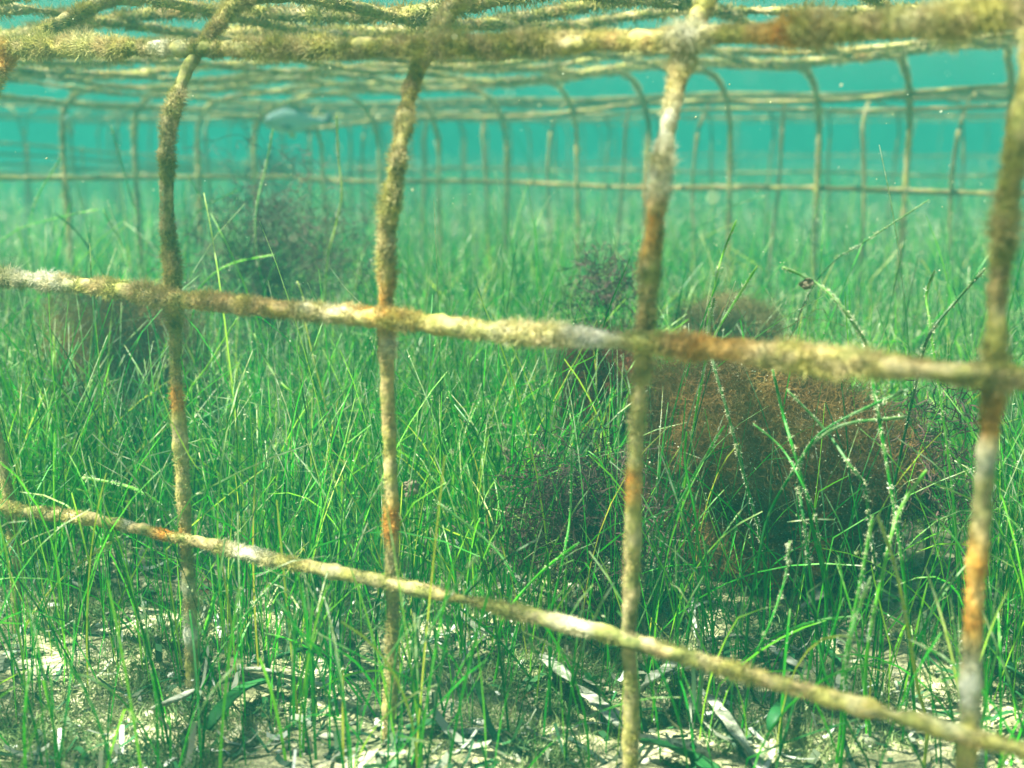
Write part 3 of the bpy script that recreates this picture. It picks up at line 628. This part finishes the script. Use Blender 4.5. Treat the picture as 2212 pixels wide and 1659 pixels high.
def build_algae():
    alga('large rusty brown cloud of thread alga right of the third upright, under the middle bar', 1665, 1000, 5.6, 590, 450, M_BROWN, 'cloud', 2.6)
    alga('reddish brown alga lump behind the third upright, under the middle bar', 1310, 845, 6.0, 200, 230, M_RED, 'cloud', .8)
    alga('brownish alga cloud low behind the meadow, above the middle bar at right', 1575, 705, 7.2, 210, 120, M_OLIVE, 'cloud', .5)
    alga('olive brown alga haze left of the left upright, under the middle bar', 280, 860, 5.3, 300, 330, M_BROWN, 'cloud', 1.7)
    alga('dark purple bushy alga standing left of the centre upright above the middle bar', 575, 540, 6.8, 250, 270, M_DARK, 'bush', 4.2, thin=.55)
    alga('dark lacy alga left of the third upright above the lowest bar', 1255, 1100, 4.7, 240, 270, M_DARK, 'bush', 3.6, thin=.6)
    alga('thin branched dark alga just above the middle bar, behind the third upright', 1310, 610, 6.8, 200, 110, M_DARK, 'bush', .7, thin=.8)
    alga('dark twiggy alga behind the right upright', 2010, 960, 5.6, 200, 300, M_DARK, 'bush', 1.1, thin=.7)
    alga('twiggy brown alga at the foot of the left upright', 400, 1390, 3.9, 160, 150, M_RED, 'bush', .30, thin=.5)
    alga('brown twiggy tuft on the sand left of the centre foot', 520, 1540, 3.8, 190, 150, M_RED, 'bush', .35, thin=.5)
    alga('red-brown fluff low on the sand between the centre and third uprights', 1010, 1590, 3.9, 150, 150, M_RED, 'cloud', .10, thin=.8)
    alga('pale brown fluff ball on the sand right of the centre upright', 1000, 1480, 4.3, 130, 120, M_OLIVE, 'cloud', .14, thin=.8)
    alga('grey brown fluff at the bottom edge left of the centre upright', 750, 1590, 3.9, 180, 130, M_OLIVE, 'cloud', .16, thin=.8)
    alga('dim brown alga at the left edge under the middle bar', 20, 760, 6.5, 130, 240, M_OLIVE, 'cloud', .3)
    alga('dark tuft hanging in the haze below the grey fish', 590, 365, 13.5, 70, 50, M_DARK, 'bush', .6)
# ------------------------------------------------------------------ broad dead leaves and debris
M_DEAD = simple_noise_mat('dead_leaf', [(.34, (.08, .09, .06)), (.46, (.20, .21, .15)), (.56, (.36, .36, .28)), (.72, (.58, .59, .50))], 70, .1, .8, .9)
M_GREENLEAF = simple_noise_mat('green_leaf', [(.3, (.010, .06, .02)), (.6, (.02, .12, .03)), (.8, (.07, .17, .05))], 12, .3, .5)
M_TISSUE = simple_noise_mat('tissue', [(.3, (.16, .12, .07)), (.6, (.38, .31, .20)), (.8, (.6, .54, .42))], 30, .4, .7, .4)
def strap(label, pts, wpx, mat, lift=.05, name='dead_leaf', cat='dead leaf'):
    P = []
    for k, (x, y) in enumerate(pts):
        c = onZ(x, y, -2.2+lift+.05*math.sin(k*1.9)); P.append(c)
    P = resample(np.array(P), .03); n = len(P); s = np.linspace(0, 1, n)
    W = wpx/FPX*np.linalg.norm(P[0])*np.clip(np.minimum(s, 1-s)*14+.45, 0, 1)*(1+.06*fbm(P*9, 2)); T = nrm(np.gradient(P, axis=0)); U = nrm(np.cross(T, [0, .15, 1])+.10*np.array([0, 0, 1])); N = np.cross(U, T)
    a = np.arange(8)/8*6.2832
    V = (P[:, None]+U[:, None]*(np.cos(a)[None]*W[:, None]/2)[..., None]+N[:, None]*(np.sin(a)*.009)[None, :, None]+N[:, None]*((np.cos(a)**2)[None]*W[:, None]*.14)[..., None]).reshape(-1, 3)
    V = V+.007*fbm(V*6, 2)[:, None]*np.array([0, 0, 1])+.004*fbm(V*40, 2)[:, None]*np.array([1, .5, .6])
    i = np.arange(n-1)[:, None]*8; j = np.arange(8)[None]; k = (j+1) % 8
    F = [np.stack([i+j, i+k, i+8+k, i+8+j], -1).reshape(-1, 4), np.array([[7, 6, 5, 4, 3, 2, 1, 0]]), np.array([[(n-1)*8+q for q in range(8)]])]
    o = mesh(name, V, F, mat, origin=P[0]); setp(o, label, cat)
def build_leaves():
    strap('white speckled dead leaf lying left of the foot of the third upright', [(1170, 1418), (1215, 1455), (1270, 1505), (1345, 1570)], 40, M_DEAD, .08)
    strap('grey dead leaf crossing behind the lowest bar at centre', [(1085, 1228), (1140, 1262), (1210, 1300), (1290, 1335)], 22, M_DEAD, .06)
    strap('bent grey dead leaf under the rusty brown alga', [(1725, 1318), (1770, 1285), (1830, 1215), (1880, 1188)], 34, M_DEAD, .08)
    strap('narrow cream dead leaf right of the bent grey one', [(1890, 1225), (1930, 1260), (2005, 1308)], 22, M_DEAD, .06)
    strap('grey curled leaf right of the foot of the third upright, under the lowest bar', [(1385, 1492), (1410, 1465), (1445, 1445), (1470, 1405)], 32, M_DEAD, .08)
    strap('long grey dead leaf running off the bottom edge at right', [(1530, 1505), (1580, 1570), (1630, 1640), (1680, 1700)], 30, M_DEAD, .05)
    strap('pale leaf lying below the lowest bar right of the third upright', [(1525, 1385), (1590, 1375), (1660, 1400), (1720, 1440)], 26, M_DEAD, .05)
    strap('pale leaf across the sand left of the centre foot', [(520, 1445), (580, 1450), (640, 1468), (720, 1490)], 18, M_DEAD, .06)
    strap('white leaf scrap glowing at the lower left', [(330, 1530), (380, 1510), (420, 1495)], 22, M_DEAD, .06)
    strap('short pale leaf at the right edge above the lowest bar', [(2160, 1305), (2205, 1312), (2240, 1318)], 20, M_DEAD, .07)
    strap('upright grey leaf left of the centre upright, low', [(720, 1335), (722, 1380), (715, 1440)], 24, M_DEAD, .07)
    strap('dark green broad leaf lying by the bottom edge left of centre', [(450, 1575), (480, 1530), (520, 1490), (585, 1470)], 34, M_GREENLEAF, .09, 'broad_leaf', 'leaf')
    strap('small dark green leaf above the broad one', [(600, 1420), (640, 1405), (690, 1400)], 20, M_GREENLEAF, .1, 'broad_leaf', 'leaf')
    strap('dark green broad leaf at the bottom edge right of the third upright', [(1390, 1600), (1440, 1610), (1500, 1635), (1560, 1680)], 46, M_GREENLEAF, .06, 'broad_leaf', 'leaf')
    strap('dark green leaf curling below the lowest bar at right', [(1660, 1580), (1680, 1540), (1705, 1505)], 30, M_GREENLEAF, .08, 'broad_leaf', 'leaf')
    strap('dark green leaf in the bottom right corner', [(2110, 1370), (2170, 1430), (2230, 1480)], 26, M_GREENLEAF, .08, 'broad_leaf', 'leaf')
    def scrap(label, x, y, Y, w_, h_, mat, name='leaf_scrap', cat='debris'):
        c = onY(x, y, Y); v, f = icos(); 
        for _ in range(2):
            E = {}; nf = []; v = list(map(tuple, v))
            def mid(a, b):
                k = (min(a, b), max(a, b))
                if k not in E: E[k] = len(v); v.append(tuple(nrm(np.array(v[a])+np.array(v[b]))))
                return E[k]
            for a, b, d in f: ab, bd, da = mid(a, b), mid(b, d), mid(d, a); nf += [[a, ab, da], [ab, b, bd], [da, bd, d], [ab, bd, da]]
            v = np.array(v); f = np.array(nf)
        k = np.linalg.norm(onY(x+1, y, Y)-c); V = v*np.array([w_*k/2, .006, h_*k/2])*(1+.75*fbm(v*1.9+x, 3))[:, None]; V = V@np.array([[.8, 0, .6], [0, 1, 0], [-.6, 0, .8]])+c
        V[:, 1] += .03*fbm(v*1.5+y, 2)
        setp(mesh(name, V, f, mat, origin=c), label, cat)
    scrap('torn beige scrap of leaf caught among blades right of the centre upright', 888, 1050, 4.1, 34, 24, M_TISSUE)
    scrap('pale squarish shell fragment right of the foot of the centre upright', 876, 1503, 3.75, 26, 34, M_DEAD, 'shell', 'shell')
    scrap('round greyish translucent disc on a blade left of the shell fragment', 795, 1510, 3.75, 30, 40, M_TISSUE)
    scrap('small pale scrap hooked on the thick arching blade at right', 1742, 612, 4.4, 26, 18, M_TISSUE)
    scrap('pale yellow leaf scrap deep in the grass at centre', 1098, 985, 5.2, 18, 26, M_TISSUE)
    scrap('small white shell beside the dark lacy alga', 1190, 1160, 5.0, 16, 10, M_DEAD, 'shell', 'shell')
# ------------------------------------------------------------------ fish
def fish_mesh(n=30, m=18):
    """body along +X nose at 0, tail root at .82, unit length 1"""
    s = np.linspace(0, 1, n); X = .83*s
    up = np.interp(s, [0, .04, .12, .25, .4, .6, .8, .93, 1], [.0, .045, .105, .155, .17, .14, .075, .045, .04]); lo = np.interp(s, [0, .04, .12, .25, .4, .6, .8, .93, 1], [.0, .035, .075, .12, .14, .125, .07, .04, .04])
    wd = np.interp(s, [0, .04, .15, .3, .5, .8, 1], [.0, .025, .05, .062, .058, .028, .012])
    a = np.arange(m)/m*6.28318; V = []
    for k in range(n):
        sn = np.sin(a); V.append(np.stack([np.full(m, X[k]), wd[k]*np.cos(a), np.where(sn > 0, up[k], lo[k])*sn], 1))
    V = np.vstack(V); i = np.arange(n-1)[:, None]*m; j = np.arange(m)[None]; k = (j+1) % m
    return V, [np.stack([i+j, i+m+j, i+m+k, i+k], -1).reshape(-1, 4)]
def plate(poly, th=.006):
    poly = np.array(poly, float); n = len(poly); V = np.vstack([np.stack([poly[:, 0], np.full(n, -th/2), poly[:, 1]], 1), np.stack([poly[:, 0], np.full(n, th/2), poly[:, 1]], 1)])
    F = [np.array([list(range(n))[::-1]]), np.array([[n+q for q in range(n)]]), np.array([[q, (q+1) % n, n+(q+1) % n, n+q] for q in range(n)])]
    return V, F
M_FISH = simple_noise_mat('fish_skin', [(.35, (.26, .38, .35)), (.65, (.36, .48, .45))], 12, .0, .35)
M_FIN = simple_noise_mat('fin', [(.4, (.10, .14, .13)), (.7, (.2, .24, .2))], 20, .3, .5)
M_YFIN = simple_noise_mat('yellow_fin', [(.4, (.55, .5, .05)), (.7, (.7, .6, .1))], 20, .3, .5)
M_EYE = simple_noise_mat('fish_eye', [(.4, (.01, .01, .01)), (.7, (.02, .02, .02))], 20, 0, .2)
def build_fish():
    def fish(label, nose, tail):
        a, b = np.array(nose), np.array(tail); L = np.linalg.norm(b-a); ex = nrm(b-a); ez = nrm(np.array([0, 0, 1.])-ex*ex[2]); ey = np.cross(ez, ex)
        tf = lambda V: a+(V[:, :1]*ex+V[:, 1:2]*ey+V[:, 2:3]*ez)*L
        root = thing('fish', label, 'fish', a*.5+b*.5)
        V, F = fish_mesh(); body = mesh('body', tf(V), F, M_FISH, root)
        def add(nm, poly, mat, dy=0, rot=0):
            V, F = plate(poly); 
            if rot: V[:, 1], z = V[:, 1]*math.cos(rot)-(V[:, 2]-poly[0][1])*math.sin(rot), V[:, 2]
            V[:, 1] += dy; return mesh(nm, tf(V), F, mat, root, smooth=False)
        add('tail_fin', [(.81, .035), (.88, .08), (1.0, .17), (.97, .07), (.935, 0), (.97, -.07), (1.0, -.16), (.88, -.07), (.81, -.035)], M_FIN)
        add('dorsal_fin', [(.24, .145), (.30, .205), (.42, .215), (.58, .175), (.70, .125), (.72, .095), (.5, .14)], M_FIN)
        add('anal_fin', [(.55, -.125), (.60, -.175), (.70, -.125), (.72, -.085)], M_FIN)
        add('pelvic_fin', [(.33, -.13), (.38, -.20), (.44, -.20), (.42, -.13)], M_YFIN)
        for sd in (-1, 1):
            add('pectoral_fin', [(.22, -.02), (.33, -.03), (.40, -.08), (.30, -.09), (.22, -.05)], M_FIN, dy=sd*.06, rot=sd*.2)
            v, f = icos(); mesh('eye', tf(v*np.array([.02, .01, .02])+np.array([.085, sd*.036, .03])), f, M_EYE, root)
    fish('silvery grey bream swimming left in the haze between left and centre uprights', atD(566, 266, 16.), atD(724, 261, 16.5))
    fish('small pale fish blurred in the haze at far left, head down', atD(140, 252, 13), atD(160, 288, 13.3))
# ------------------------------------------------------------------ drifting specks
def build_specks():
    n = 800; D = 1.6+9*rng.random(n); x = rng.random(n)*2300-40; y = rng.random(n)*1000
    v, f = icos(); s = (.0016+.003*rng.random(n)**4)[:, None, None]; P = np.array([atD(a, b, c) for a, b, c in zip(x, y, D)])
    V = (P[:, None]+v[None]*s*(1+.3*rng.normal(size=(n, 12, 1)))).reshape(-1, 3)
    setp(mesh('drifting_specks', V, (f[None]+(np.arange(n)*12)[:, None, None]).reshape(-1, 3), MAT_EPI), 'tiny pale specks drifting in the water', 'specks', kind='stuff')

build_water(); build_ground()
build_cageA(); build_far_cages()
build_algae(); build_leaves(); build_traced()
build_litter(); build_meadow(); build_fish(); build_specks()
